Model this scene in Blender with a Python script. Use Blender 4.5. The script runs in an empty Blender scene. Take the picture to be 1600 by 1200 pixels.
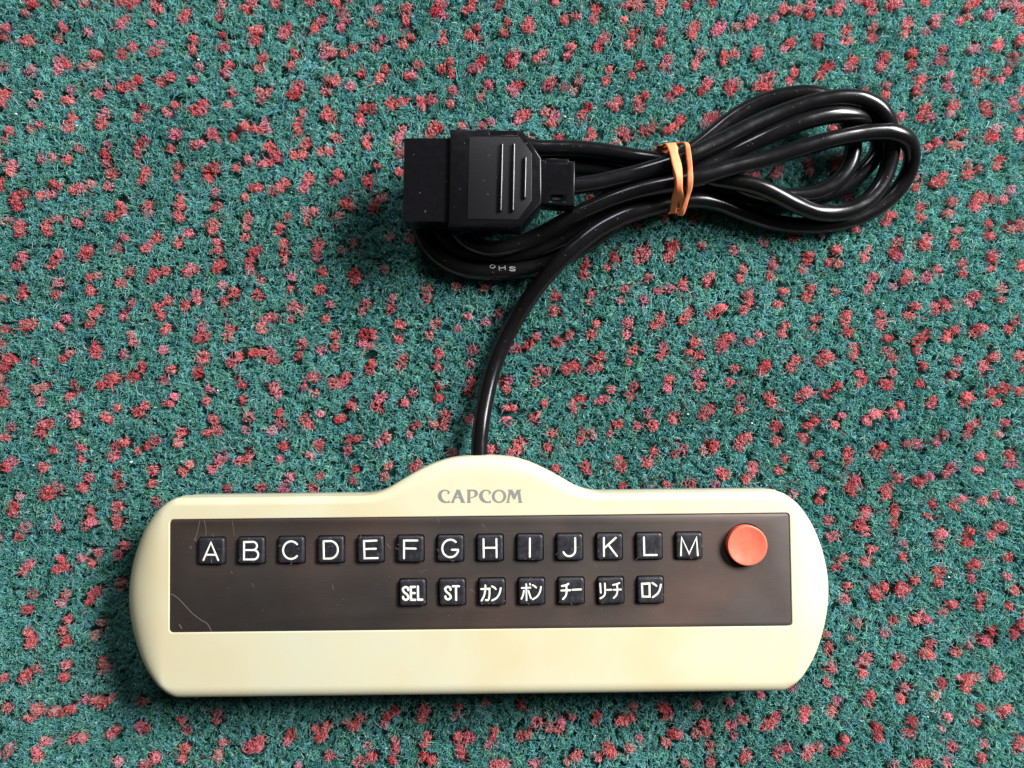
import bpy, bmesh, math, random
import numpy as np
from mathutils import Vector, geometry, noise

random.seed(7)
rng = np.random.default_rng(11)
scene = bpy.context.scene
col = scene.collection
MM = 0.001

# ------------------------------------------------------------------ camera
F = 1209.0                      # focal length in pixels of the 1600 px wide photograph
D = 290.0                       # mm from lens to the carpet in the middle of the picture
T = math.radians(2.0)           # slight tilt away from straight down
ct, st = math.cos(T), math.sin(T)
CAM = (0.0, -D * st, D * ct)
cam_data = bpy.data.cameras.new('camera')
cam_data.sensor_fit = 'HORIZONTAL'
cam_data.sensor_width = 36.0
cam_data.lens = F * 36.0 / 1600.0
cam_data.clip_start = 0.005
cam_data.clip_end = 20.0
cam = bpy.data.objects.new('camera', cam_data)
col.objects.link(cam)
cam.location = [c * MM for c in CAM]
cam.rotation_euler = (T, 0, 0)
scene.camera = cam

# ------------------------------------------------------------------ light: a room with one window
world = bpy.data.worlds.new('World')
scene.world = world
world.use_nodes = True
bg = world.node_tree.nodes['Background']
bg.inputs['Color'].default_value = (1.0, 0.95, 0.90, 1)
bg.inputs['Strength'].default_value = 0.035

def window(name, loc, aim, sx, sy, power, color):
    ld = bpy.data.lights.new(name, 'AREA')
    ld.shape = 'RECTANGLE'
    ld.size, ld.size_y = sx, sy
    ld.energy = power
    ld.color = color
    o = bpy.data.objects.new(name, ld)
    col.objects.link(o)
    o.location = loc
    o.rotation_euler = Vector(aim).to_track_quat('-Z', 'Y').to_euler()
window('window_light', (0.76, 0.47, 0.62), (-0.74, -0.44, -0.60), 0.62, 0.30, 37.5, (0.98, 0.985, 1.0))
window('cable_highlight_lamp', (-0.11, 0.66, 0.52), (0.12, -0.62, -0.52), 0.17, 0.15, 2.2, (0.90, 0.94, 1.0))  # second small lamp, added for the highlights along the cable

scene.view_settings.view_transform = 'Standard'
scene.view_settings.look = 'None'
scene.view_settings.exposure = 0.0
scene.view_settings.gamma = 1.0
scene.view_settings.use_curve_mapping = False
scene.render.engine = 'CYCLES'
scene.cycles.max_bounces = 5
scene.cycles.diffuse_bounces = 2
scene.cycles.glossy_bounces = 3
scene.cycles.transparent_max_bounces = 4
scene.cycles_curves.shape = 'RIBBONS'
scene.cycles_curves.subdivisions = 1

# ------------------------------------------------------------------ helpers
def at(px, py, z):
    """point of the place (mm) at height z that the photograph shows at pixel px, py"""
    x, y = (px - 800) / F, -(py - 600) / F
    dy, dz = ct * y + st, st * y - ct
    k = (z - CAM[2]) / dz
    return Vector((x * k, CAM[1] + dy * k, z))

ROLL = math.radians(0.62)
ORG = at(749, 926, 0)
cr_, sr_ = math.cos(-ROLL), math.sin(-ROLL)
def loc(v):                       # world mm -> controller frame mm
    d = v - ORG
    return Vector((cr_ * d.x - sr_ * d.y, sr_ * d.x + cr_ * d.y, d.z))
def L(px, py, z):
    return loc(at(px, py, z))

world_loc = {}
def build(name, verts, faces, mat, parent=None, smooth=True, label=None, kind=None):
    """one mesh object; verts in mm in the parent's (root's) frame"""
    v = np.array([tuple(p) for p in verts], dtype=float)
    c = (v.min(0) + v.max(0)) / 2
    me = bpy.data.meshes.new(name)
    me.from_pydata(((v - c) * MM).tolist(), [], faces)
    me.update()
    bm = bmesh.new(); bm.from_mesh(me)
    bmesh.ops.recalc_face_normals(bm, faces=bm.faces)
    bm.to_mesh(me); bm.free()
    me.polygons.foreach_set('use_smooth', [smooth] * len(me.polygons))
    me.materials.append(mat)
    o = bpy.data.objects.new(name, me)
    col.objects.link(o)
    if parent is not None:
        o.parent = parent
        pc = world_loc.get(parent.name, np.zeros(3))
    else:
        pc = np.zeros(3)
    world_loc[o.name] = c
    o.location = (c - pc) * MM
    if label: o['label'] = label
    if kind: o['kind'] = kind
    return o

def sharp(o, deg=35):
    me = o.data
    bm = bmesh.new(); bm.from_mesh(me)
    lim = math.radians(deg)
    for e in bm.edges:
        if len(e.link_faces) == 2 and e.calc_face_angle(0) > lim:
            e.smooth = False
    bm.to_mesh(me); bm.free()
    return o

class MB:
    def __init__(s): s.v, s.f = [], []
    def ring(s, pts):
        i = len(s.v); s.v += [tuple(p) for p in pts]; return list(range(i, i + len(pts)))
    def bridge(s, a, b, closed=True):
        n = len(a)
        for i in range(n if closed else n - 1):
            j = (i + 1) % n
            s.f.append((a[i], a[j], b[j], b[i]))
    def cap(s, loops):                       # loops: lists of vertex indices (outer, holes...)
        flat = [i for l in loops for i in l]
        tris = geometry.tessellate_polygon([[Vector((s.v[i][0], s.v[i][1], 0)) for i in l] for l in loops])
        for t in tris: s.f.append(tuple(flat[k] for k in t))
    def dome(s, pts, w, h, caps=True):
        """raised stroke along pts (Vectors, flat), half-width w, height h, round ends"""
        P = [Vector(p) for p in pts]
        n = len(P)
        closed = (P[0] - P[-1]).length < 1e-4
        if closed: P = P[:-1]; n -= 1
        rings = []
        prof = [(-1, -0.25), (-0.92, .55), (-0.5, .95), (0, 1), (0.5, .95), (0.92, .55), (1, -0.25)]
        def put(p, t, m, ws, hs=1):
            nrm = Vector((-t.y, t.x, 0))
            wz = ws if not callable(ws) else ws
            rings.append(s.ring([p + nrm * (a * w * wz * m) + Vector((0, 0, b * h * hs)) for a, b in prof]))
        if not closed and caps:
            t = (P[1] - P[0]).normalized()
            for k in (80, 45): put(P[0] - t * w * math.sin(math.radians(k)), t, 1, math.cos(math.radians(k)), 1 if k < 60 else .7)
        for i in range(n):
            if closed: a, b = P[i - 1], P[(i + 1) % n]
            else: a, b = P[max(i - 1, 0)], P[min(i + 1, n - 1)]
            d1 = (P[i] - a); d2 = (b - P[i])
            d1 = d1.normalized() if d1.length > 1e-6 else d2.normalized()
            d2 = d2.normalized() if d2.length > 1e-6 else d1
            t = (d1 + d2)
            t = t.normalized() if t.length > 1e-3 else d2
            m = min(1.6, 1 / max(0.3, t.dot(d1)))
            put(P[i], t, m, 1)
        if not closed and caps:
            t = (P[-1] - P[-2]).normalized()
            for k in (45, 80): put(P[-1] + t * w * math.sin(math.radians(k)), t, 1, math.cos(math.radians(k)), 1 if k < 60 else .7)
        for a, b in zip(rings, rings[1:]): s.bridge(a, b, False)
        if closed: s.bridge(rings[-1], rings[0], False)
    def tube(s, pts, r, n=14, caps=True):
        P = [Vector(p) for p in pts]
        t = (P[1] - P[0]).normalized()
        u = t.orthogonal().normalized()
        rings = []
        for i, p in enumerate(P):
            t2 = (P[min(i + 1, len(P) - 1)] - P[max(i - 1, 0)]).normalized()
            q = t.rotation_difference(t2); u = q @ u; t = t2
            u = (u - t * u.dot(t)).normalized(); w = t.cross(u)
            rings.append(s.ring([p + (u * math.cos(2 * math.pi * k / n) + w * math.sin(2 * math.pi * k / n)) * r for k in range(n)]))
        for a, b in zip(rings, rings[1:]): s.bridge(a, b)
        if caps:
            s.f.append(tuple(reversed(rings[0]))); s.f.append(tuple(rings[-1]))

def inset(poly, d):
    """miter inset of a closed 2-D polygon (list of Vectors, any winding)"""
    n = len(poly)
    area = sum(poly[i].x * poly[(i + 1) % n].y - poly[(i + 1) % n].x * poly[i].y for i in range(n))
    sg = 1 if area > 0 else -1
    out = []
    for i in range(n):
        a, b, c = poly[i - 1], poly[i], poly[(i + 1) % n]
        d1 = (b - a); d2 = (c - b)
        n1 = Vector((-d1.y, d1.x)).normalized() * sg; n2 = Vector((-d2.y, d2.x)).normalized() * sg
        m = n1 + n2
        k = d / max(0.35, (1 + n1.dot(n2)) / 1)
        out.append(Vector((b.x, b.y)) + m * k)
    return out

def prism(mb, outer, z0, z1, bev=0.3, holes=(), steps=3, bottom=True):
    o2 = [Vector((p.x, p.y)) for p in outer]
    r0 = mb.ring([(p.x, p.y, z0) for p in o2])
    prev = mb.ring([(p.x, p.y, z1 - bev) for p in o2]); mb.bridge(r0, prev)
    for k in range(1, steps + 1):
        a = math.pi / 2 * k / steps
        q = inset(o2, bev * (1 - math.cos(a)))
        r = mb.ring([(p.x, p.y, z1 - bev + bev * math.sin(a)) for p in q]); mb.bridge(prev, r); prev = r
    hl = []
    for h in holes:
        t = mb.ring([(p.x, p.y, z1) for p in h]); b = mb.ring([(p.x, p.y, z0) for p in h])
        mb.bridge(t, b); hl.append(t)
    mb.cap([prev] + hl)
    if bottom and not holes: mb.cap([r0])

def rrect(cx, cy, hx, hy, r, seg=5):
    out = []
    for sx, sy, a0 in ((1, 1, 0), (-1, 1, 90), (-1, -1, 180), (1, -1, 270)):
        for k in range(seg + 1):
            a = math.radians(a0 + 90 * k / seg)
            out.append(Vector((cx + sx * (hx - r) + r * math.cos(a), cy + sy * (hy - r) + r * math.sin(a))))
    return out

def arc(cx, cy, rx, ry, a0, a1, n=14):
    return [(cx + rx * math.cos(math.radians(a0 + (a1 - a0) * k / n)), cy + ry * math.sin(math.radians(a0 + (a1 - a0) * k / n))) for k in range(n + 1)]

def smooth_line(pts, n=6):
    P = [Vector(p) for p in pts]
    if len(P) < 3: return P
    out = []
    for i in range(len(P) - 1):
        p0, p1, p2, p3 = P[max(i - 1, 0)], P[i], P[i + 1], P[min(i + 2, len(P) - 1)]
        for k in range(n):
            t = k / n
            out.append(0.5 * ((2 * p1) + (p2 - p0) * t + (2 * p0 - 5 * p1 + 4 * p2 - p3) * t * t + (3 * p1 - p0 - 3 * p2 + p3) * t ** 3))
    out.append(P[-1])
    return out

# ------------------------------------------------------------------ materials
def material(name, color, rough=0.5, metal=0.0, spec=0.5):
    m = bpy.data.materials.new(name); m.use_nodes = True
    b = m.node_tree.nodes['Principled BSDF']
    b.inputs['Base Color'].default_value = (*color, 1)
    b.inputs['Roughness'].default_value = rough
    b.inputs['Metallic'].default_value = metal
    b.inputs['Specular IOR Level'].default_value = spec
    return m, m.node_tree, b

def add_noise(nt, scale, detail=3.0, stretch=None, rough=0.55, coords='Object'):
    tc = nt.nodes.new('ShaderNodeTexCoord')
    n = nt.nodes.new('ShaderNodeTexNoise')
    n.inputs['Scale'].default_value = scale; n.inputs['Detail'].default_value = detail; n.inputs['Roughness'].default_value = rough
    if stretch:
        mp = nt.nodes.new('ShaderNodeMapping'); mp.inputs['Scale'].default_value = stretch
        nt.links.new(tc.outputs[coords], mp.inputs['Vector']); nt.links.new(mp.outputs['Vector'], n.inputs['Vector'])
    else:
        nt.links.new(tc.outputs[coords], n.inputs['Vector'])
    return n.outputs['Fac']

def ramp(nt, fac, stops):
    r = nt.nodes.new('ShaderNodeValToRGB')
    e = r.color_ramp.elements
    e[0].position, e[0].color = stops[0][0], (*stops[0][1], 1)
    e[1].position, e[1].color = stops[-1][0], (*stops[-1][1], 1)
    for p, c in stops[1:-1]:
        x = e.new(p); x.color = (*c, 1)
    nt.links.new(fac, r.inputs['Fac'])
    return r.outputs['Color']

def vary_rough(nt, b, fac, lo, hi, f0=0.3, f1=0.7):
    m = nt.nodes.new('ShaderNodeMapRange')
    m.inputs['From Min'].default_value = f0; m.inputs['From Max'].default_value = f1
    m.inputs['To Min'].default_value = lo; m.inputs['To Max'].default_value = hi
    nt.links.new(fac, m.inputs['Value']); nt.links.new(m.outputs['Result'], b.inputs['Roughness'])

def bump(nt, b, fac, strength, dist):
    n = nt.nodes.new('ShaderNodeBump')
    n.inputs['Strength'].default_value = strength; n.inputs['Distance'].default_value = dist
    nt.links.new(fac, n.inputs['Height']); nt.links.new(n.outputs['Normal'], b.inputs['Normal'])

m_shell, nt, b = material('aged_cream_plastic', (.74, .66, .42), .42)
nt.links.new(ramp(nt, add_noise(nt, 22, 3), [(.3, (.595, .58, .42)), (.5, (.615, .57, .385)), (.72, (.60, .515, .31))]), b.inputs['Base Color'])
vary_rough(nt, b, add_noise(nt, 120, 4), .38, .52)
bump(nt, b, add_noise(nt, 2600, 2), .25, .00008)
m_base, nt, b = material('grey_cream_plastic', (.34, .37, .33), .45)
bump(nt, b, add_noise(nt, 2600, 2), .12, .00006)

m_panel, nt, b = material('brushed_dark_plate', (.09, .075, .068), .42, .85)
br = add_noise(nt, 5200, 2, (0.02, 1.0, 1.0))
sheen_tint = ramp(nt, add_noise(nt, 20, 5, (1, 1.2, 1)), [(.36, (.105, .094, .088)), (.52, (.135, .106, .093)), (.66, (.165, .113, .093))])  # cloudy reddish-brown reflection on the plate, put into its base colour
streak = ramp(nt, br, [(.25, (.88, .88, .88)), (.75, (1, 1, 1))])
mul = nt.nodes.new('ShaderNodeMix'); mul.data_type = 'RGBA'; mul.blend_type = 'MULTIPLY'; mul.inputs['Factor'].default_value = 1
nt.links.new(sheen_tint, mul.inputs['A']); nt.links.new(streak, mul.inputs['B'])
nt.links.new(mul.outputs['Result'], b.inputs['Base Color'])
vary_rough(nt, b, add_noise(nt, 45, 5), .50, .60)
bump(nt, b, br, .10, .00003)

m_key, nt, b = material('black_key_plastic', (.016, .015, .019), .42)
nt.links.new(ramp(nt, add_noise(nt, 700, 5), [(.35, (.013, .012, .016)), (.62, (.022, .021, .026)), (.8, (.07, .07, .075))]), b.inputs['Base Color'])
vary_rough(nt, b, add_noise(nt, 500, 4), .34, .58)
bump(nt, b, add_noise(nt, 1800, 3), .2, .00008)
m_bed, nt, b = material('dark_key_bed', (.012, .011, .011), .7)  # black, so the gaps round the keys read as shade
m_legend, nt, b = material('ivory_legend', (.80, .82, .68), .5)
nt.links.new(ramp(nt, add_noise(nt, 900, 3), [(.3, (.74, .77, .60)), (.7, (.86, .88, .76))]), b.inputs['Base Color'])
m_logo, nt, b = material('grey_print', (.22, .22, .20), .5)
m_red, nt, b = material('red_button_plastic', (.78, .12, .07), .45)
nt.links.new(ramp(nt, add_noise(nt, 300, 4), [(.3, (.76, .135, .075)), (.8, (.82, .17, .10))]), b.inputs['Base Color'])
vary_rough(nt, b, add_noise(nt, 600, 4), .30, .48)
m_cable, nt, b = material('black_cable_rubber', (.005, .0045, .005), .22, 0, .38)
vary_rough(nt, b, add_noise(nt, 220, 5), .18, .27)
bump(nt, b, add_noise(nt, 900, 2), .03, .0001)
m_plug, nt, b = material('black_moulded_plastic', (.004, .0035, .0045), .24, 0, .30)
vary_rough(nt, b, add_noise(nt, 350, 4), .20, .28)
bump(nt, b, add_noise(nt, 1500, 2), .04, .00004)
m_grip, nt, b = material('black_grained_plastic', (.008, .0075, .009), .40, 0, .28)
bump(nt, b, add_noise(nt, 2600, 2), .5, .00010)
m_rib, nt, b = material('black_rubbed_plastic', (.006, .0055, .007), .26, 0, .7)
m_pin, nt, b = material('dull_metal', (.35, .34, .33), .4, .9)
m_band, nt, b = material('orange_rubber', (.80, .26, .07), .6, 0, .3)
nt.links.new(ramp(nt, add_noise(nt, 260, 3), [(.3, (.80, .22, .075)), (.7, (.87, .30, .125))]), b.inputs['Base Color'])
m_print, nt, b = material('grey_cable_print', (.22, .22, .22), .6)
m_scratch, nt, b = material('pale_scratch', (.17, .15, .135), .6)
m_lint, nt, b = material('pale_lint', (.20, .185, .18), .8)
m_crumb, nt, b = material('white_crumb', (.8, .8, .76), .6)

m_pile = bpy.data.materials.new('carpet_fibre'); m_pile.use_nodes = True
nt = m_pile.node_tree
for n in list(nt.nodes):
    if n.type == 'BSDF_PRINCIPLED': nt.nodes.remove(n)
attr = nt.nodes.new('ShaderNodeAttribute'); attr.attribute_name = 'tint'
dif = nt.nodes.new('ShaderNodeBsdfDiffuse'); nt.links.new(attr.outputs['Color'], dif.inputs['Color'])
tl = nt.nodes.new('ShaderNodeBsdfTranslucent'); nt.links.new(attr.outputs['Color'], tl.inputs['Color'])
mx = nt.nodes.new('ShaderNodeMixShader'); mx.inputs['Fac'].default_value = .25
nt.links.new(dif.outputs['BSDF'], mx.inputs[1]); nt.links.new(tl.outputs['BSDF'], mx.inputs[2])
nt.links.new(mx.outputs['Shader'], nt.nodes['Material Output'].inputs['Surface'])

m_back, nt, b = material('carpet_backing', (.02, .06, .05), .95, 0, .1)
tc = nt.nodes.new('ShaderNodeTexCoord')
vo = nt.nodes.new('ShaderNodeTexVoronoi'); vo.inputs['Scale'].default_value = 85; vo.inputs['Randomness'].default_value = .8
nt.links.new(tc.outputs['Object'], vo.inputs['Vector'])
nt.links.new(ramp(nt, vo.outputs['Distance'], [(.24, (.22, .05, .055)), (.30, (.022, .085, .075)), (1, (.026, .095, .083))]), b.inputs['Base Color'])  # colours darkened to stand for the self-shading of the pile
bump(nt, b, add_noise(nt, 700, 4), 1.0, .001)

# ------------------------------------------------------------------ the carpet
half = np.array([600.0, 500.0])
PZ = -3.6                          # backing below the top of the pile (pile top is z = 0)
me = bpy.data.meshes.new('carpet')
me.from_pydata([(sx * half[0] * MM, sy * half[1] * MM, PZ * MM) for sx, sy in ((-1, -1), (1, -1), (1, 1), (-1, 1))], [], [(0, 1, 2, 3)])
me.materials.append(m_back)
carpet = bpy.data.objects.new('carpet', me); col.objects.link(carpet)
carpet['kind'] = 'structure'
carpet['label'] = 'green carpet speckled with small red tufts under everything'

# cable centre line, mm in the place
CABLE = [Vector([float(c) for c in p.split(',')]) for p in """
-11.8,-37.4,9.0 -11.9,-33.4,9.0 -12.0,-29.4,9.0 -11.9,-25.4,8.8 -11.8,-21.4,8.5 -11.4,-17.5,8.0 -11.0,-13.6,7.3 -10.4,-9.7,6.4 -9.7,-5.9,5.6 -8.9,-2.0,4.8
-8.0,1.8,4.1 -6.9,5.6,3.6 -5.6,9.3,3.3 -4.1,13.0,3.2 -2.4,16.7,3.2 -0.6,20.2,3.5 1.3,23.6,4.0 3.4,26.9,4.8 5.5,30.1,5.8 7.8,33.2,6.9 10.1,36.2,8.1 12.6,39.1,9.2
15.3,42.0,10.1 18.0,44.8,10.7 20.9,47.5,11.2 23.9,50.1,11.3 27.0,52.6,11.3 30.2,55.0,11.3 33.6,57.1,11.4 37.1,58.9,11.6 40.7,60.5,11.7 44.5,61.8,11.7
48.3,63.1,11.4 52.1,64.2,11.0 55.9,65.4,10.4 59.7,66.3,9.8 63.6,67.0,9.2 67.5,67.3,8.5 71.3,67.2,7.6 75.1,66.7,6.6 78.9,65.8,5.7 82.6,64.6,4.9 86.3,63.4,4.3
90.1,62.2,3.8 93.9,61.1,3.4 97.8,60.2,3.2 101.7,59.6,3.1 105.7,59.2,3.1 109.7,59.1,3.0 113.7,59.1,3.0 117.7,59.5,2.9 121.6,60.1,2.9 125.5,61.0,2.9
129.2,62.2,2.9 132.9,63.8,3.0 136.3,65.8,3.2 139.5,68.1,3.5 142.4,70.7,4.0 144.7,73.7,4.8 146.2,76.9,6.0 146.7,80.0,7.8 146.2,83.0,10.0 144.5,85.6,12.5
142.0,87.5,14.9 138.7,88.6,16.5 135.0,89.2,17.3 131.1,89.2,17.5 127.2,88.9,17.6 123.3,88.3,17.7 119.4,87.6,18.0 115.5,86.7,18.2 111.6,85.7,18.4 107.8,84.6,18.4
103.9,83.4,18.4 100.1,82.3,18.3 96.3,81.1,18.1 92.5,80.0,18.0 88.6,78.9,17.9 84.8,77.9,18.0 80.9,76.9,18.3 77.1,75.9,18.6 73.3,74.7,19.0 69.5,73.4,19.3
65.6,72.3,19.5 61.6,71.4,19.2 57.7,70.7,18.6 53.7,70.1,17.8 49.8,69.5,16.8 45.9,68.8,15.7 42.0,67.9,14.8 38.2,66.8,14.1 34.5,65.6,13.7 30.8,64.1,13.4
27.1,62.5,13.0 23.5,60.8,12.6 20.0,59.1,11.9 16.4,57.3,11.2 12.9,55.5,10.3 9.3,53.8,9.6 5.7,52.2,9.1 2.0,50.8,9.0 -1.8,49.8,8.9 -5.6,49.2,8.8 -9.4,49.4,8.5
-13.1,50.5,8.1 -16.3,52.2,7.3 -19.0,54.7,6.3 -21.0,57.7,5.2 -22.3,61.2,4.3 -22.7,64.9,3.6 -22.3,68.6,3.2 -20.9,72.1,3.1 -18.6,75.0,3.1 -15.6,77.3,3.1
-12.1,79.0,3.1 -8.4,80.0,3.1 -4.4,80.6,3.1 -0.5,80.9,3.1 3.5,81.0,3.1 7.5,81.0,3.1 11.5,81.0,3.1 15.5,80.9,3.2 19.5,80.8,3.3 23.5,80.5,3.5 27.5,80.2,3.8
31.4,79.8,4.1 35.4,79.3,4.3 39.4,78.8,4.3 43.3,78.3,4.0 47.3,77.9,3.6 51.3,77.3,3.2 55.2,76.7,2.9 59.1,75.8,2.8 63.0,74.9,2.8 66.9,74.0,2.8 70.9,73.4,2.7
74.8,72.8,2.7 78.8,72.4,2.7 82.8,71.9,2.7 86.8,71.3,2.7 90.8,70.6,2.7 94.7,69.8,2.7 98.6,69.1,2.7 102.5,68.6,2.7 106.5,68.5,2.8 110.4,68.8,2.9 114.2,69.6,3.0
118.0,70.9,3.1 121.6,72.5,3.4 125.0,74.5,3.6 128.2,76.9,4.0 131.1,79.5,4.4 133.6,82.3,4.7 135.4,85.4,5.1 136.1,88.4,5.8 135.5,91.2,6.9 133.6,93.3,8.7
130.8,94.8,10.9 127.4,95.5,13.2 123.8,95.9,15.1 120.0,95.8,16.4 116.2,95.5,17.3 112.3,94.9,17.8 108.4,94.0,18.0 104.6,92.9,18.1 100.8,91.7,18.0 97.1,90.3,17.7
93.4,88.7,17.3 89.7,87.1,16.8 86.1,85.5,16.1 82.5,83.9,15.5 78.9,82.3,15.0 75.3,80.6,14.7 71.8,78.9,14.7 68.3,77.2,14.7 64.8,75.5,14.4 61.3,74.0,13.8
57.8,72.7,13.0 54.2,71.3,11.9 50.6,69.9,10.7 47.1,68.3,9.5 43.5,66.6,8.5 40.0,64.9,7.7 36.4,63.1,7.1 32.9,61.2,6.4 29.4,59.3,5.8 26.0,57.3,5.3 22.5,55.3,4.8
19.0,53.5,4.4 15.4,51.8,4.0 11.7,50.4,3.8 8.0,49.3,3.5 4.1,48.5,3.3 0.2,47.9,3.0 -3.7,47.6,2.9 -7.7,47.5,2.8 -11.6,47.7,2.7 -15.5,48.3,2.7 -19.1,49.4,2.7
-22.3,51.2,2.8 -25.1,53.7,2.9 -27.2,56.8,3.0 -28.5,60.3,3.0 -29.2,64.1,3.1 -29.3,68.0,3.1 -28.7,71.9,3.1 -27.4,75.5,3.0 -25.5,78.8,2.9 -23.0,81.6,2.8
-19.9,83.9,2.7 -16.4,85.5,2.7 -12.7,86.7,2.7 -8.8,87.4,2.7 -4.8,87.7,2.7 -0.8,87.9,2.7 3.2,87.8,2.7 7.2,87.7,2.7 11.1,87.5,2.7 15.1,87.2,2.7 19.1,86.9,2.7
23.1,86.5,2.8 27.1,86.1,2.7 31.1,85.7,2.7 35.1,85.2,2.7 39.0,84.7,2.8 43.0,84.2,3.0 46.9,83.8,3.1 50.9,83.4,3.1 54.9,82.8,3.1 58.8,82.0,3.1 62.7,81.0,3.6
66.5,79.8,4.4 70.2,78.5,5.4 73.9,77.0,6.5 77.5,75.4,7.5 81.1,73.7,8.1 84.6,72.0,8.5 88.3,70.6,8.6 92.1,69.6,8.6 96.0,68.9,8.6 100.0,68.6,8.7 103.9,68.6,8.7
107.8,69.0,8.8 111.6,69.8,8.9 115.2,71.3,9.0 118.4,73.4,9.1 121.1,76.2,9.2 123.2,79.4,9.3 124.5,83.0,9.3 125.1,86.8,9.3 124.9,90.6,9.2 123.9,94.3,9.4
122.2,97.7,9.8 119.9,100.7,10.3 117.0,103.1,10.7 113.6,104.8,10.8 109.8,105.8,10.7 106.0,106.1,10.4 102.0,105.8,10.1 98.1,105.2,9.7 94.3,104.2,9.3
90.6,102.9,8.9 87.0,101.2,8.6 83.5,99.2,8.4 80.2,97.0,8.2 77.1,94.6,8.1 74.0,92.0,8.0 70.9,89.5,8.0 67.8,87.1,8.1 64.5,84.8,8.2 61.3,82.4,8.2 58.3,79.7,8.0
55.7,76.8,7.5 53.2,73.8,6.3 50.7,71.0,4.9 48.0,68.2,3.7 45.2,65.5,3.0 42.2,62.9,2.8 39.1,60.3,2.7 36.0,57.8,2.7 32.8,55.4,2.7 29.5,53.1,2.8 26.1,50.9,2.8
22.7,48.9,2.9 19.1,47.0,2.9 15.5,45.4,3.0 11.7,44.1,3.0 7.9,43.1,3.1 3.9,42.4,3.2 -0.1,41.9,3.3 -4.1,41.6,3.5 -8.1,41.5,3.5 -12.1,41.7,3.5 -16.0,42.2,3.5
-19.9,43.2,3.4 -23.5,44.8,3.4 -26.8,47.0,3.3 -29.7,49.7,3.2 -32.0,52.8,3.2 -33.7,56.4,3.1 -34.9,60.1,3.1 -35.4,64.0,3.1 -35.5,68.0,3.1 -35.0,71.9,3.1
-34.0,75.7,3.3 -32.5,79.3,3.6 -30.4,82.5,4.0 -27.6,85.2,4.7 -24.4,87.3,5.5 -20.8,88.8,6.3 -17.0,89.7,7.0 -13.1,90.1,7.5 -9.1,90.1,8.0 -5.1,89.6,8.3
-1.3,88.8,8.5 2.6,87.9,8.6 6.4,87.0,8.6 10.3,86.4,8.6 14.3,86.3,8.7 18.2,86.3,8.7 22.2,86.2,8.8 26.2,86.0,8.8 30.1,85.5,8.9 34.1,84.9,9.1 38.0,84.2,9.3
41.9,83.3,9.7 45.8,82.4,10.3 49.6,81.5,11.3 53.5,80.6,12.1 57.4,79.6,12.4 61.3,78.4,11.8 65.0,77.0,11.0 68.7,75.5,10.9 72.5,74.2,11.7 76.4,73.3,12.8
80.3,72.4,13.8 84.2,71.5,14.3 88.1,70.4,14.5 91.8,69.0,14.5 95.5,67.4,14.1 99.2,65.8,13.4 103.0,64.4,12.4 106.8,63.3,11.1 110.7,62.5,9.9 114.6,62.2,9.1
118.5,62.3,8.6 122.3,62.9,8.4 125.9,64.2,8.3 129.3,66.2,8.1 132.2,68.7,8.1 134.7,71.7,8.1 136.6,75.1,8.4 137.8,78.8,8.9 138.5,82.6,9.7 138.4,86.3,10.8
137.7,89.9,12.2 136.2,93.3,13.7 134.0,96.1,15.3 131.1,98.5,16.5 127.6,100.1,17.2 123.9,101.2,17.6 120.0,101.6,17.6 116.0,101.5,17.6 112.0,100.9,17.5
108.1,100.1,17.4 104.3,99.1,17.2 100.5,97.9,17.1 96.7,96.6,17.0 93.0,95.1,17.0 89.4,93.5,17.1 85.7,91.8,17.3 82.2,90.0,17.5 78.6,88.1,17.7 75.1,86.2,17.9
71.5,84.4,18.1 67.9,82.6,18.4 64.3,80.9,18.8 60.7,79.3,18.9 56.9,77.9,18.7 53.1,76.8,18.0 49.2,75.8,17.3 45.4,74.8,16.9 41.5,73.8,16.8 37.6,72.9,17.0
33.8,71.9,17.3 29.9,70.9,17.7 26.0,70.2,18.1 22.1,69.6,18.3 18.1,69.2,18.5
""".split()]

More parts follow.
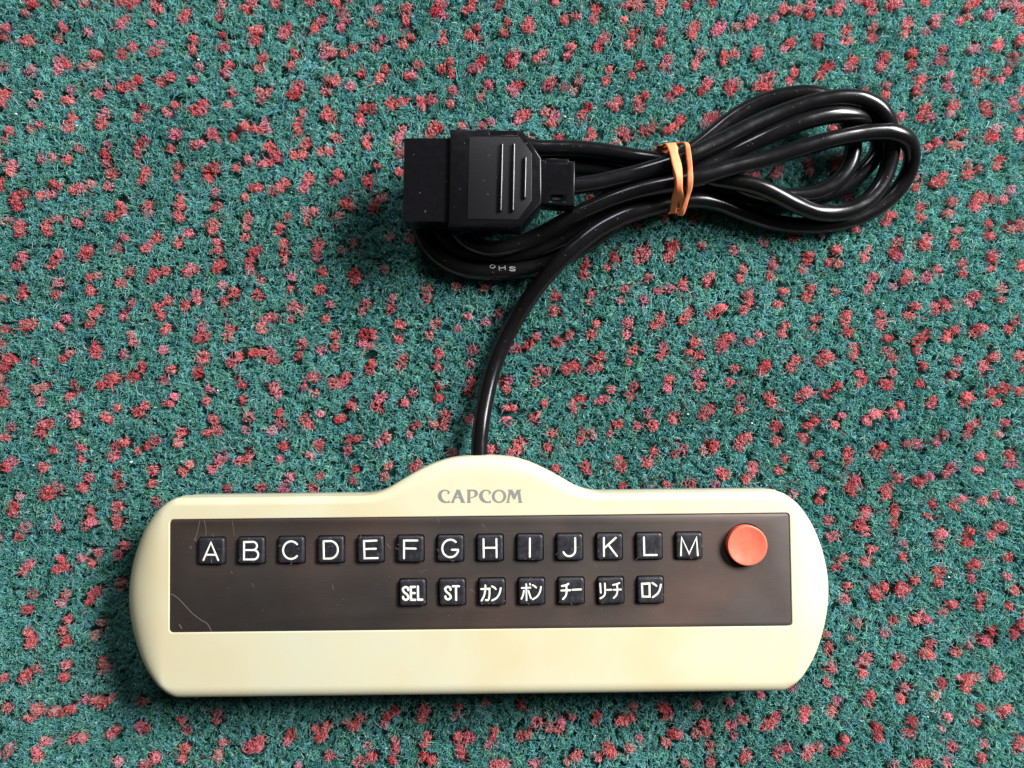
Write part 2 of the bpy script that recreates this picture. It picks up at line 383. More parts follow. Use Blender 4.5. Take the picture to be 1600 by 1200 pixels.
# tufts: red ones in little clusters on a skewed lattice, green ones filling the rest
XM, YM = 238.0, 188.0             # finely built round the things; coarser tufts out to XO, YO
XO, YO = 335.0, 290.0
K0 = D / F
va = np.array([48.6, 8.6]) * K0; vb = np.array([8.5, -50.0]) * K0
red = []                           # x, y, radius, fade
SPOTS = """
48,5 f38,18 f85,3 128,3 185,3 248,13 237,35 290,17 285,28 f345,7 340,25 380,13 392,3 43,63 33,62 97,43 f88,57 f135,50 187,40 f197,30 f5,57 152,83 147,85 190,87
208,75 240,80 252,68 302,60 297,77 345,55 348,73 395,48 395,65 93,93 103,100 92,107 f128,103 f143,100 f47,107 f43,113 f3,103 5,147 3,162 f48,163 60,147 f110,138
100,155 108,157 153,147 f167,132 188,137 205,133 215,123 248,125 267,117 298,122 f308,102 358,98 353,113 363,143 355,163 108,197 112,185 f45,202 62,195 13,203
5,218 155,190 f163,175 222,167 213,183 258,173 272,163 302,170 317,160 315,172 383,197 397,202 167,227 163,240 f165,252 215,227 222,218 212,237 272,210 265,232
328,207 313,222 f337,217 f302,225 363,213 387,247 368,260 65,248 f80,245 105,248 15,257 15,267 f122,230 173,270 170,290 220,283 227,268 275,260 272,277 323,263
338,260 325,277 20,307 23,320 f35,302 62,305 77,302 80,287 90,288 117,295 f128,292 f140,287 187,320 188,332 172,340 230,318 f230,333 282,308 282,320 280,337
335,300 338,322 382,307 392,293 25,353 28,363 30,350 70,348 72,362 87,342 132,332 120,348 333,350 330,360 338,378 338,390 388,340 383,353 f382,370 293,363
278,380 243,370 230,385 227,390 192,373 183,387 135,387 133,395 90,395 33,397 395,393 430,5 482,3 523,2 780,5 685,2 405,45 400,62 450,40 443,52 490,43 500,32
533,42 f540,28 f535,17 590,13 f582,33 635,12 633,30 680,17 728,15 738,10 792,32 787,50 410,87 405,105 462,85 455,102 507,85 517,80 f505,72 552,72 537,82 597,60
585,72 643,55 630,68 693,50 692,62 745,43 733,53 745,57 797,88 797,100 565,113 602,105 593,122 653,100 645,115 635,117 702,95 690,108 703,113 752,92 737,105
747,107 510,122 525,125 510,143 548,132 465,132 458,147 420,142 f407,153 f405,143 472,175 465,188 465,202 510,172 517,180 507,183 560,183 567,168 f580,168
563,190 613,163 630,158 657,157 673,155 657,167 707,140 702,160 762,133 752,152 798,137 415,190 407,200 418,202 422,227 478,223 472,240 458,242 520,213 515,235
f528,217 505,235 572,213 573,227 622,213 627,203 620,223 627,240 677,197 672,210 687,200 723,195 767,190 753,197 422,250 433,243 413,255 588,258 573,277 575,287
625,270 437,290 427,297 445,285 483,278 475,293 528,272 520,283 403,293 538,317 528,333 548,322 588,318 583,325 f597,307 480,333 490,330 478,347 437,353
f448,338 433,360 443,380 443,395 497,380 493,392 400,390 550,377 f533,390 f607,370 f640,373 868,3 827,32 833,43 823,42 882,30 902,25 932,13 f928,30 978,7 f992,5
975,30 1030,3 1028,20 1072,8 1115,2 990,52 983,68 937,63 932,75 f945,58 888,73 885,85 895,70 845,85 837,90 850,80 807,83 802,97 1035,48 1032,63 1087,38 1080,50
1085,58 1127,40 1120,50 1178,28 1172,37 f1153,40 1185,77 1185,87 1045,92 1040,105 1095,83 1088,100 1133,83 1150,85 1132,95 1000,100 987,115 952,110 945,125
1195,117 1192,135 1183,135 810,132 805,143 855,135 f862,125 f903,123 f897,140 f880,135 1107,128 1095,143 1145,127 1142,140 f1155,128 1055,140 1048,152 1062,140
960,167 968,155 953,165 997,155 1010,150 998,167 918,165 908,180 853,172 867,180 863,192 812,180 808,192 820,178 1065,185 1055,197 1043,203 1110,185 f1105,193
1118,180 1008,205 1022,197 973,203 978,213 962,222 925,208 917,220 873,213 1022,238 1040,245 830,218 1170,278 1183,273 1145,277 f1083,343 f1040,340 1000,390
1010,392 1052,385 1048,395 f1097,383 f1145,390 f1193,378 960,397 f997,350 f923,310 1225,13 1212,28 1268,5 1265,22 1315,3 1312,15 1360,3 1363,13 1392,8 1402,3
1448,2 1587,7 1595,30 1597,12 1548,22 1503,32 f1515,25 1462,37 f1445,48 f1463,28 1417,35 1413,50 1367,43 1365,58 1325,45 1323,62 1280,57 1277,68 1232,67 1225,75
1238,65 1562,68 1557,75 1597,63 f1520,75 f1528,73 1473,75 1472,92 1428,82 1427,100 1382,87 1378,102 1333,95 f1328,103 1293,102 1282,117 1243,112 1233,127
1205,118 1202,135 1438,127 1435,140 1445,123 1483,117 1482,133 1530,113 1528,125 f1538,112 1578,110 1565,123 1385,148 f1388,133 f1352,145 1585,155 1587,167
1540,165 1545,175 1493,163 1487,177 1447,167 1440,182 f1458,182 1408,180 1397,193 1303,202 f1557,200 1547,215 1555,213 1595,203 1593,213 1503,207 f1498,225
f1490,225 1467,222 1452,228 1558,257 1562,247 1513,272 f1530,263 f1517,257 1475,273 1460,285 1470,285 f1433,273 1430,293 1408,240 1220,267 1215,273 1265,252
1267,267 1312,252 1307,262 1325,307 f1582,297 1568,313 1530,308 1523,322 f1548,312 f1488,315 f1483,333 1440,323 1440,340 1390,337 1387,345 1337,355 1547,348
1547,368 f1583,358 f1593,350 1498,360 1492,383 1450,370 1447,385 1403,378 1398,392 f1357,390 1307,390 f1240,370 f1283,362 1552,397 1265,398 33,402 22,415 87,403
78,413 130,402 32,452 30,462 f3,465 90,440 82,458 140,433 140,452 f150,430 f200,425 187,442 242,427 257,423 237,435 297,417 290,427 303,420 343,410 335,420
387,408 388,420 f347,445 362,458 348,472 305,458 307,468 290,477 260,468 245,480 250,493 257,513 202,475 192,493 143,492 137,503 152,483 102,497 88,512 37,508
f48,505 5,513 315,510 318,522 307,530 360,513 357,525 203,523 207,533 145,543 150,552 f192,552 255,545 108,553 95,560 53,568 17,563 5,573 8,560 315,557 310,583
372,557 362,567 397,552 265,577 255,595 207,587 218,573 170,595 157,603 177,590 377,602 377,622 325,608 322,627 68,603 f55,608 60,627 108,620 f115,603 7,613
3,627 272,620 263,632 227,633 213,642 182,637 165,652 170,657 117,650 115,662 65,663 62,675 75,662 5,687 f17,667 333,655 337,673 322,677 283,677 278,692 240,687
230,700 383,672 f388,652 180,697 175,712 193,692 127,698 125,718 83,705 17,723 10,730 67,728 f213,707 348,712 340,725 330,735 383,718 388,713 373,720 285,738
f295,723 135,747 128,763 183,743 f185,760 238,737 237,757 75,765 72,773 f88,760 f28,775 18,790 243,785 355,767 183,793 140,797 442,405 493,400 503,423 500,450
455,433 452,453 553,427 550,438 558,437 613,465 612,483 f667,455 f667,463 f713,447 f758,447 f600,420 407,437 403,460 415,497 410,513 425,495 457,478 455,498
f470,485 515,475 510,497 570,473 563,488 625,510 623,532 680,507 670,525 730,493 715,513 778,488 760,500 523,523 522,540 502,547 568,520 582,522 567,537
f580,540 420,550 425,562 407,552 473,537 465,555 578,577 583,568 630,560 f627,573 685,552 683,573 737,548 735,568 427,602 432,613 482,590 473,603 490,587
f492,615 523,597 540,587 533,598 595,620 587,635 645,613 632,630 687,602 687,622 737,593 735,612 793,593 f790,608 f797,545 435,645 437,662 f425,673 482,662
500,645 f477,653 547,633 533,652 528,655 552,635 650,665 638,680 698,652 692,667 f677,663 792,637 792,657 733,655 605,682 f592,693 600,687 545,687 543,703
f560,685 497,693 485,712 442,698 438,718 452,747 443,765 555,733 552,750 607,728 600,747 652,725 647,733 707,705 500,743 490,762 407,762 767,702 797,708 917,412
913,427 960,403 952,417 1000,403 1047,402 f1012,432 868,463 867,485 925,460 920,470 977,450 f970,468 1008,465 1028,452 1047,450 1067,440 1067,448 1108,432
1103,440 1162,420 1155,433 1170,463 1162,485 1170,475 1122,482 1113,492 1130,480 1077,488 1067,500 1033,493 1023,508 1030,505 982,505 980,523 933,507 925,523
890,523 868,535 838,527 825,540 808,543 1137,527 1127,532 1128,543 1145,528 1185,523 1172,535 1085,537 1077,550 1093,557 1035,542 1035,557 992,548 982,565
f1148,577 1140,595 1195,570 1192,580 940,557 937,573 923,577 897,572 883,580 903,575 885,573 842,580 835,595 853,580 1045,592 1043,607 1095,585 1092,603
f1085,585 990,603 987,617 957,608 947,622 937,627 908,622 895,630 897,638 850,630 840,647 832,653 803,638 1158,623 1155,640 f1103,640 1098,650 f1110,640
1055,648 1052,657 f1010,645 1020,665 998,665 965,663 953,678 f910,675 907,690 f925,678 860,678 855,698 810,693 808,703 1160,688 f1155,697 f1170,683 1117,693
f1100,703 1115,702 1067,703 1057,710 1022,707 1013,723 968,720 972,733 f963,728 915,728 917,738 867,732 973,762 1043,758 1080,758 f1118,757 1133,743 1175,728
1167,748 1178,738 1125,738 1207,413 1205,430 1262,407 1257,420 1295,410 1310,413 1350,403 1405,402 1418,427 1413,438 1423,433 f1398,447 1367,433 1357,450
1448,432 1465,422 1507,412 f1505,427 1552,405 1550,420 1597,415 1223,455 1217,477 1267,450 1262,465 f1307,453 1432,478 1422,493 1477,472 1463,480 1480,478
1522,463 1512,472 1525,460 f1567,450 f1567,468 1325,490 1320,503 1325,517 1375,490 1378,505 1275,497 f1273,512 1227,510 1222,522 1335,540 1333,557 1388,530
f1387,550 f1397,557 1447,523 1435,533 1435,547 1483,520 1492,515 1480,530 1532,515 1523,520 1540,512 1588,500 1577,513 1290,553 1282,563 1298,557 1243,563
1235,575 1200,570 1343,585 1343,600 1350,593 1397,582 1382,600 1390,600 1445,573 1438,597 1498,563 1493,583 1555,557 1540,570 1537,575 1595,557 1310,603
1292,615 1258,613 f1250,622 1263,612 1205,620 1208,630 1462,625 1457,633 1512,620 1507,630 1515,617 1552,613 1570,607 1560,630 1597,612 1408,632 1398,648
1365,647 1355,657 1370,647 1317,650 1307,665 1263,665 1255,683 1275,658 1212,667 1210,688 1517,667 1512,680 1522,663 1572,660 1563,680 1478,677 1465,692
1433,692 f1417,695 1380,697 1370,710 1327,707 1325,720 1280,710 1273,728 1228,717 1215,735 1533,713 1528,735 1578,710 1580,723 1490,730 1478,742 1453,743
1435,752 1402,747 1387,762 1385,772 1340,750 1328,762 f1332,770 1285,767 1282,783 f1240,772 1595,757 1503,780 1493,790 1555,773 1535,785 1578,782 1457,787
1400,797 1357,797 17,802 f40,823 25,840 88,823 137,807 133,822 143,815 183,810 182,823 192,853 183,868 197,852 152,863 142,880 f125,873 43,880 35,893 93,875
88,888 100,887 f52,928 42,955 f100,928 f95,943 142,928 140,937 153,922 f190,913 105,967 95,987 102,1002 43,990 43,1010 50,1000 f160,973 f148,992 158,1033
160,1047 102,1040 98,1060 f60,1048 42,1053 35,1065 3,1060 132,1095 110,1110 100,1112 173,1090 158,1102 150,1095 55,1110 62,1108 43,1123 f83,1113 f7,1107
225,1140 217,1135 282,1127 f290,1142 338,1115 337,1127 287,1170 282,1187 172,1150 180,1143 128,1153 113,1158 72,1160 57,1173 58,1183 f13,1170 f7,1180 183,1192
227,1195 240,1187 392,1163 387,1173 f347,1163 f340,1183 f220,1097 405,1158 402,1172 454,1148 448,1158 492,1140 512,1136 502,1148 501,1155 564,1122 552,1135
f542,1130 618,1114 605,1120 602,1132 662,1108 658,1125 661,1115 f715,1105 f714,1120 f759,1100 668,1152 f661,1162 715,1152 732,1151 720,1170 718,1179 772,1142
770,1155 f765,1165 618,1172 611,1190 516,1182 560,1192 580,1185 f575,1168 662,1182 675,1188 f465,1198 775,1198 788,1195 f618,1158 f815,1102 825,1149 815,1152
838,1129 f858,1136 878,1130 875,1139 894,1119 934,1119 930,1130 f990,1102 985,1120 971,1128 1038,1108 1042,1115 1032,1104 f1090,1102 f1142,1095 1190,1086
998,1155 982,1170 1050,1145 1042,1162 1062,1150 1102,1132 1090,1148 1108,1145 1110,1168 1145,1135 1148,1152 1162,1128 950,1168 956,1178 935,1185 901,1180
f885,1192 835,1192 1168,1180 1160,1192 1112,1194 1195,1136 f1070,1192 1295,813 1302,840 1350,807 1343,820 1353,830 1400,803 1398,818 1450,808 1320,873 1307,888
1365,858 1353,878 1413,850 1412,870 1467,837 1477,833 f1467,855 1518,830 1513,848 1565,822 1552,837 1577,872 1575,900 1520,885 1520,903 1527,882 1470,893
1467,910 1588,923 1580,948 1325,917 1318,937 1370,930 1383,917 1367,923 1430,907 1413,917 1407,923 1537,935 1532,948 1490,945 1475,958 1342,975 1395,970
1383,987 f1330,1000 1430,970 1440,963 1450,968 1552,987 1537,1003 1545,1005 f1515,1007 1493,1018 1597,980 1587,993 1297,1013 f1292,993 1353,1030 f1342,1033
1348,1052 1405,1028 1400,1042 1455,1008 1445,1022 1455,1023 1295,1045 f1303,1043 1295,1067 1558,1047 1557,1060 1563,1055 1472,1067 f1462,1088 1512,1063
1510,1077 f1523,1057 f1498,1060 1413,1077 1408,1093 1362,1087 1355,1098 1308,1097 1300,1112 1257,1113 1255,1123 1213,1123 1205,1133 1575,1107 1567,1113
1532,1107 1528,1128 1480,1122 f1473,1140 1427,1128 1417,1148 f1427,1147 1372,1140 1372,1153 1322,1157 1315,1172 1308,1178 1267,1170 1260,1180 f1283,1170
1220,1173 1213,1183 1233,1170 f1595,1160 1588,1170 f1540,1163 1535,1185 1488,1170 1480,1193 1447,1193 1432,1197 f1240,1072 f1397,1197
"""               # red tufts as they lie on this carpet
for w in SPOTS.split():
    f = w[0] == 'f'
    x, y = w.lstrip('f').split(',')
    p = at(float(x), float(y), 0)
    red.append((p.x + rng.normal(0, .15), p.y + rng.normal(0, .15), rng.uniform(1.95, 2.5), rng.uniform(.45, .8) if f else rng.random() ** 2 * .4))
for i in range(-32, 33):
    for j in range(-32, 33):
        p = va * i + vb * j
        w = noise.noise_vector(Vector((p[0] * .012, p[1] * .012, 3.1)))
        p = p + np.array([w.x, w.y]) * 9.0 + rng.normal(0, 1.15, 2)
        if abs(p[0]) > XO or abs(p[1]) > YO or rng.random() < .05 or (abs(p[0]) < 191 and abs(p[1]) < 143): continue
        u = rng.random()
        ang = math.radians(rng.choice([90, 45, 35, 10, 60, 100], p=[.28, .24, .2, .12, .1, .06]) + rng.normal(0, 12))
        dirv = np.array([math.cos(ang), math.sin(ang)])
        fade = rng.random() ** 2.2 * .75
        if rng.random() < .12: fade = .8
        k = 1 if u < .14 else (2 if u < .78 else 3)
        gap = rng.uniform(2.6, 3.6)
        for q in range(k):
            off = dirv * gap * (q - (k - 1) / 2) + rng.normal(0, .35, 2)
            if k == 3 and q == 2: off = np.array([-dirv[1], dirv[0]]) * rng.choice([-1, 1]) * 2.6 + dirv * rng.uniform(-1.5, 2)
            red.append((p[0] + off[0], p[1] + off[1], rng.uniform(1.7, 2.35), min(.9, max(0, fade + rng.normal(0, .16)))))
red = np.array(red)
gp = 2.35
gx, gy = np.meshgrid(np.arange(-XM, XM, gp), np.arange(-YM, YM, gp * .87))
gx = gx + (np.arange(gx.shape[0]) % 2)[:, None] * gp / 2
green = np.c_[gx.ravel(), gy.ravel()] + rng.normal(0, .38, (gx.size, 2))
gp = 3.2
gx, gy = np.meshgrid(np.arange(-XO, XO, gp), np.arange(-YO, YO, gp * .87))
far = np.c_[gx.ravel(), gy.ravel()] + rng.normal(0, .7, (gx.size, 2))
far = far[(np.abs(far[:, 0]) > XM) | (np.abs(far[:, 1]) > YM)]
green = np.r_[green, far]
# drop green tufts that stand where a red one does
cell = {}
for k, (x, y, r, f) in enumerate(red):
    cell.setdefault((int(x // 5), int(y // 5)), []).append(k)
keep = np.ones(len(green), bool)
for k, (x, y) in enumerate(green):
    ci, cj = int(x // 5), int(y // 5)
    for a in (-1, 0, 1):
        for c in (-1, 0, 1):
            for q in cell.get((ci + a, cj + c), ()):
                if (red[q, 0] - x) ** 2 + (red[q, 1] - y) ** 2 < (red[q, 2] + .25) ** 2: keep[k] = False
green = green[keep]
tx = np.r_[green[:, 0], red[:, 0]]; ty = np.r_[green[:, 1], red[:, 1]]
tr = np.r_[np.full(len(green), 1.35), red[:, 2]]
isred = np.r_[np.zeros(len(green)), np.ones(len(red))]
fade = np.r_[np.zeros(len(green)), red[:, 3]]
# nothing grows through the controller
def under(x, y):
    d = np.c_[x - ORG.x, y - ORG.y]
    lx = cr_ * d[:, 0] - sr_ * d[:, 1]; ly = sr_ * d[:, 0] + cr_ * d[:, 1]
    return (np.abs(lx) < 108) & (np.abs(ly) < 32)
ok = ~under(tx, ty)
tx, ty, tr, isred, fade = tx[ok], ty[ok], tr[ok], isred[ok], fade[ok]
nt_ = len(tx)
cnt = np.where(isred > 0, (tr ** 2 * 9.0), 15.5)
vis = (np.abs(tx) < 198) & (np.abs(ty) < 152)
cnt = np.where(vis, cnt, cnt * .5)
outz = (np.abs(tx) > XM) | (np.abs(ty) > YM)
cnt = np.where(outz, np.where(isred > 0, 9, 8), cnt); tr = np.where(outz & (isred == 0), 1.9, tr)
cnt = np.maximum(4, (cnt * rng.uniform(.8, 1.2, nt_))).astype(int)
tid = np.repeat(np.arange(nt_), cnt)
N = len(tid)
tlean = rng.normal(0, .45, (nt_, 2)); thei = rng.normal(0, .32, nt_); ttone = rng.normal(0, 1, nt_); thue = rng.normal(0, 1, nt_)
for k in range(nt_):              # worn, trodden patches: leaning and flattened together
    nv = noise.noise_vector(Vector((tx[k] * .028, ty[k] * .028, 8.0)))
    nv2 = noise.noise(Vector((tx[k] * .016, ty[k] * .016, 2.0))); nv3 = noise.noise(Vector((tx[k] * .06, ty[k] * .06, 5.0)))
    tlean[k, 0] += nv.x * 1.1; tlean[k, 1] += nv.y * 1.1
    thei[k] += nv2 * .5 + nv3 * .35; ttone[k] += nv2 * 1.3 + nv3 * .9
ang = rng.uniform(0, 2 * np.pi, N); rad = np.sqrt(rng.random(N)) * tr[tid]
el = np.where(isred > 0, rng.uniform(.76, 1.0, nt_), 1.0); ea = rng.uniform(0, np.pi, nt_)
ux, uy = rad * np.cos(ang) * .85, rad * np.sin(ang) * .85 * el[tid]
rx, ry = tx[tid] + ux * np.cos(ea[tid]) - uy * np.sin(ea[tid]), ty[tid] + ux * np.sin(ea[tid]) + uy * np.cos(ea[tid])
fr = isred[tid] > 0
# lateral reach: splay from the tuft plus own random direction
pa = rng.uniform(0, 2 * np.pi, N)
reach = rng.gamma(3.0, .42, N)
stray = rng.random(N) < .035
reach = np.where(stray, reach + rng.uniform(.8, 2.4, N), reach)
reach = np.where(fr & ~stray, reach * .42, reach)
lean = np.where(fr, .45, 1.0)
lx = np.cos(ang) * rad * .25 + tlean[tid, 0] * lean + np.cos(pa) * reach
ly = np.sin(ang) * rad * .25 + tlean[tid, 1] * lean + np.sin(pa) * reach
hgt = 3.35 + thei[tid] + rng.normal(0, .38, N) + fr * .42 - .16 * (rad / tr[tid]) ** 2 * 2
hgt = np.clip(hgt, 1.6, 4.5)
NP = 7
t = np.linspace(0, 1, NP)
ca = rng.uniform(.12, .52, N); cf = rng.uniform(.8, 1.9, N); cp = rng.uniform(0, 2 * np.pi, N); cd = rng.uniform(0, 2 * np.pi, N)
pos = np.empty((N, NP, 3), np.float32)
for k in range(NP):
    s = t[k]
    wv = ca * np.sin(cp + cf * 2 * np.pi * s) * s
    wv2 = ca * np.cos(cp * 1.7 + cf * 2 * np.pi * s) * s
    pos[:, k, 0] = rx + lx * s ** 1.8 + np.cos(cd) * wv - np.sin(cd) * wv2
    pos[:, k, 1] = ry + ly * s ** 1.8 + np.sin(cd) * wv + np.cos(cd) * wv2
    pos[:, k, 2] = PZ + hgt * np.sin(np.minimum(1.0, s * 1.12) * np.pi / 2) - np.where(s > .8, rng.uniform(0, .5, N) * (s - .8) * 4, 0)
# fibres are pressed down where cable or controller rests on them: keep tips under the cable
cab = np.array([tuple(p) for p in CABLE])
low = cab[cab[:, 2] < 6.5]
tips = pos[:, :, :2].reshape(-1, 2)
flatz = pos[:, :, 2].reshape(-1)
for p in low:
    m = np.nonzero((np.abs(tips[:, 0] - p[0]) < 3.2) & (np.abs(tips[:, 1] - p[1]) < 3.2))[0]
    dd = (tips[m, 0] - p[0]) ** 2 + (tips[m, 1] - p[1]) ** 2
    lim = p[2] - np.sqrt(np.maximum(0, 3.05 ** 2 - dd)) - .05
    sel = dd < 3.0 ** 2
    flatz[m[sel]] = np.minimum(flatz[m[sel]], lim[sel])
pos[:, :, 2] = flatz.reshape(N, NP)
# colours
tone = np.clip(.5 + .16 * ttone[tid] + rng.normal(0, .24, N), 0, 1.25)[:, None]
g0, g1 = np.array([.040, .170, .148]), np.array([.210, .545, .495])
tint = g0 + (g1 - g0) * tone
tint[:, 2] *= 1 + .10 * np.clip(thue[tid], -2, 2)
pale = rng.random(N) < .06
tint[pale] = np.array([.46, .64, .58]) * rng.uniform(.7, 1.2, (pale.sum(), 1))
r0, r1, r2 = np.array([.54, .065, .080]), np.array([.95, .34, .33]), np.array([.90, .31, .40])
mix = np.clip(.45 + .2 * ttone[tid] + rng.normal(0, .25, N), 0, 1)[:, None]
rcol = r0 + (r1 - r0) * mix
pk = np.clip(thue[tid] * .5, 0, 1)[:, None]
rcol = rcol * (1 - pk) + (r2 * (.5 + mix * .7)) * pk
lose = rng.random(N) < fade[tid] * .75
rcol[lose] = (rcol[lose] * .35 + tint[lose] * .65 + np.array([.05, .03, .03]))
tint[fr] = rcol[fr]
hc = bpy.data.hair_curves.new('pile')
hc.add_curves([NP] * N)
hc.points.foreach_set('position', (pos.reshape(-1) * MM).astype(np.float32))
rad_a = hc.attributes.get('radius') or hc.attributes.new('radius', 'FLOAT', 'POINT')
rr = ((rng.uniform(.075, .125, N) * np.where(outz[tid], 1.9, 1.0))[:, None] * np.linspace(1.0, .62, NP)[None]) * MM
rad_a.data.foreach_set('value', rr.astype(np.float32).reshape(-1))
ta = hc.attributes.new('tint', 'FLOAT_COLOR', 'CURVE')
ta.data.foreach_set('color', np.c_[tint, np.ones(N)].astype(np.float32).reshape(-1))
hc.materials.append(m_pile)
pile = bpy.data.objects.new('pile', hc); col.objects.link(pile)
pile.parent = carpet
pile['kind'] = 'stuff'
print('fibres', N)

# ------------------------------------------------------------------ the controller
root = bpy.data.objects.new('mahjong_controller', None)
col.objects.link(root)
root.location = ORG * MM
root.rotation_euler = (0, 0, ROLL)
root.empty_display_size = .02
root['label'] = 'cream mahjong game controller with black lettered keys, red button and black cable'
root['category'] = 'game controller'

ZT = 18.0                          # top face
ZO = 14.0
# outline in the controller frame, half of it measured on the photograph
yt, yb = L(749, 771.5, ZO).y, L(749, 1081.5, ZO).y
hw = (L(1295, 926, ZO).x - L(204, 926, ZO).x) / 2
cx0 = (L(1295, 926, ZO).x + L(204, 926, ZO).x) / 2
hw += .9; cx0 -= .35
kx = (D - ZO) / F
hump = [(0, 59), (25, 58), (50, 55), (75, 47.5), (100, 36), (125, 22), (148, 9), (166, 2.6), (185, 0)]
def hump_y(x):
    x = abs(x) / kx
    if x >= 185: return 0.0
    for (a, ya), (b2, yb2) in zip(hump, hump[1:]):
        if a <= x <= b2:
            i = hump.index((a, ya))
            p0 = hump[i - 1] if i else (-hump[1][0], hump[1][1]); p3 = hump[i + 2] if i + 2 < len(hump) else (205, 0)
            m1 = (yb2 - p0[1]) / (b2 - p0[0]); m2 = (p3[1] - ya) / (p3[0] - a); h = b2 - a; u = (x - a) / h
            return kx * ((2*u**3-3*u*u+1)*ya + (u**3-2*u*u+u)*h*m1 + (-2*u**3+3*u*u)*yb2 + (u**3-u*u)*h*m2)
    return 0.0
hx_ = 6 * kx                       # the hump sits a little right of the middle
ym = (yt + yb) / 2; hh = (yt - yb) / 2
R_end = 200 * kx
# end arc meets the straight edges at a rounded corner
def end_arc_x(y): return hw - R_end + math.sqrt(max(0, R_end ** 2 - (y - 0) ** 2))
rc = 24 * kx
half_pts = []                      # right half, from hump middle clockwise: list of (outer, normal-ish)
xs_top_end = end_arc_x(hh) - rc * .55
out = []
for k in range(60): out.append(Vector((hx_ + (xs_top_end - hx_) * (k / 60), 0)))
top_line = [(hx_ + (185 * kx) * k / 44) for k in range(45)]
def outline():
    pts = []
    xr = end_arc_x(hh) - rc * .6
    # right half top edge
    top = [hx_ + 190 * kx * (k / 48) for k in range(-48, 49)]
    def corner(sx, sy):
        # quadratic corner between (xr, hh) and the arc point
        a = Vector((xr, hh)); ya = hh - rc * .85; e = Vector((end_arc_x(ya), ya)); m = Vector((end_arc_x(hh) - .2, hh))
        q = []
        for k in range(1, 10):
            u = k / 10
            q.append(a * (1 - u) ** 2 + m * 2 * u * (1 - u) + e * u * u)
        return [Vector((sx * p.x, sy * p.y)) for p in q], e
    c1, e = corner(1, 1)
    pts += [Vector((x, hh + hump_y(x - hx_))) for x in top]
    for k in range(1, 12): pts.append(Vector((top[-1] + (xr - top[-1]) * k / 12, hh)))
    pts.append(Vector((xr, hh)))
    pts += c1
    for k in range(33):
        y = e.y - 2 * e.y * k / 32
        pts.append(Vector((end_arc_x(y), y)))
    pts += [p for p in reversed(corner(1, -1)[0])]
    for k in range(41): pts.append(Vector((xr - 2 * xr * k / 40, -hh)))
    pts += corner(-1, -1)[0]
    for k in range(33):
        y = -e.y + 2 * e.y * k / 32
        pts.append(Vector((-end_arc_x(y), y)))
    pts += [p for p in reversed(corner(-1, 1)[0])]
    for k in range(13): pts.append(Vector((-xr + (top[0] + xr) * k / 13, hh)))
    return [Vector((p.x + cx0, p.y + ym)) for p in pts]
OUT = outline()
w_edge, w_front = 2.7, 4.2
xin = L(1241, 926, ZT).x - cx0
IN = []
base_in = inset(OUT, w_edge)
for o, p in zip(OUT, base_in):
    x, y = p.x - cx0, p.y - ym
    x = max(-xin, min(xin, x))
    hy = hump_y(o.x - cx0 - hx_)
    if o.y - ym > 0 and hy > 0:
        y = o.y - ym - w_edge - hy * .30
        x = x - (x - hx_) * .03 * min(1, hy / 4)
    y = max(y, -hh + w_front)
    IN.append(Vector((x + cx0, y + ym)))
for _ in range(3):                 # relax the inner outline a little
    n = len(IN)
    IN = [IN[i] * .5 + (IN[i - 1] + IN[(i + 1) % n]) * .25 for i in range(n)]

pz = ZT - .22                      # panel face
ptl, ptr, pbl, pbr = L(267.5, 812, pz), L(1232.5, 803, pz), L(264.5, 988.5, pz), L(1236, 976, pz)
px0, px1 = (ptl.x + pbl.x) / 2, (ptr.x + pbr.x) / 2
py1, py0 = (ptl.y + ptr.y) / 2, (pbl.y + pbr.y) / 2
pcx, pcy, phx, phy = (px0 + px1) / 2, (py0 + py1) / 2, (px1 - px0) / 2, (py1 - py0) / 2

mb = MB()
z_seam = 9.4
drop = [min(6.2, max(2.6, (o - i).length * .50)) for o, i in zip(OUT, IN)]
n = len(OUT)
drop = [sum(drop[(i + k) % n] for k in range(-3, 4)) / 7 for i in range(n)]
r_in = mb.ring([(p.x, p.y, z_seam) for p in inset(OUT, 1.2)])
prev = mb.ring([(p.x, p.y, z_seam) for p in inset(OUT, -.15)]); mb.bridge(r_in, prev)
r = mb.ring([(p.x, p.y, (z_seam + ZT - d) / 2) for p, d in zip(OUT, drop)]); mb.bridge(prev, r); prev = r
S = 12
for k in range(S + 1):
    a = math.pi / 2 * k / S
    u = 1 - math.cos(a); zz = math.sin(a)
    r = mb.ring([(o.x + (i.x - o.x) * u, o.y + (i.y - o.y) * u, ZT - d + d * zz) for o, i, d in zip(OUT, IN, drop)])
    mb.bridge(prev, r); prev = r
r = mb.ring([(p.x, p.y, ZT) for p in inset(IN, .35)]); mb.bridge(prev, r); prev = r
g = .22
lip0 = mb.ring([(p.x, p.y, ZT) for p in rrect(pcx, pcy, phx + g + .45, phy + g + .45, 1.7, 6)])
lipa = mb.ring([(p.x, p.y, ZT) for p in rrect(pcx, pcy, phx + g + .25, phy + g + .25, 1.5, 6)])
lipb = mb.ring([(p.x, p.y, ZT - .10) for p in rrect(pcx, pcy, phx + g + .06, phy + g + .06, 1.35, 6)])
lip1 = mb.ring([(p.x, p.y, ZT - .25) for p in rrect(pcx, pcy, phx + g, phy + g, 1.3, 6)])
lip2 = mb.ring([(p.x, p.y, ZT - 3.0) for p in rrect(pcx, pcy, phx + g, phy + g, 1.3, 6)])
mb.bridge(lip0, lipa); mb.bridge(lipa, lipb); mb.bridge(lipb, lip1); mb.bridge(lip1, lip2)
mb.cap([prev, lip0])
top_shell = sharp(build('top_shell', mb.v, mb.f, m_shell, root), 50)

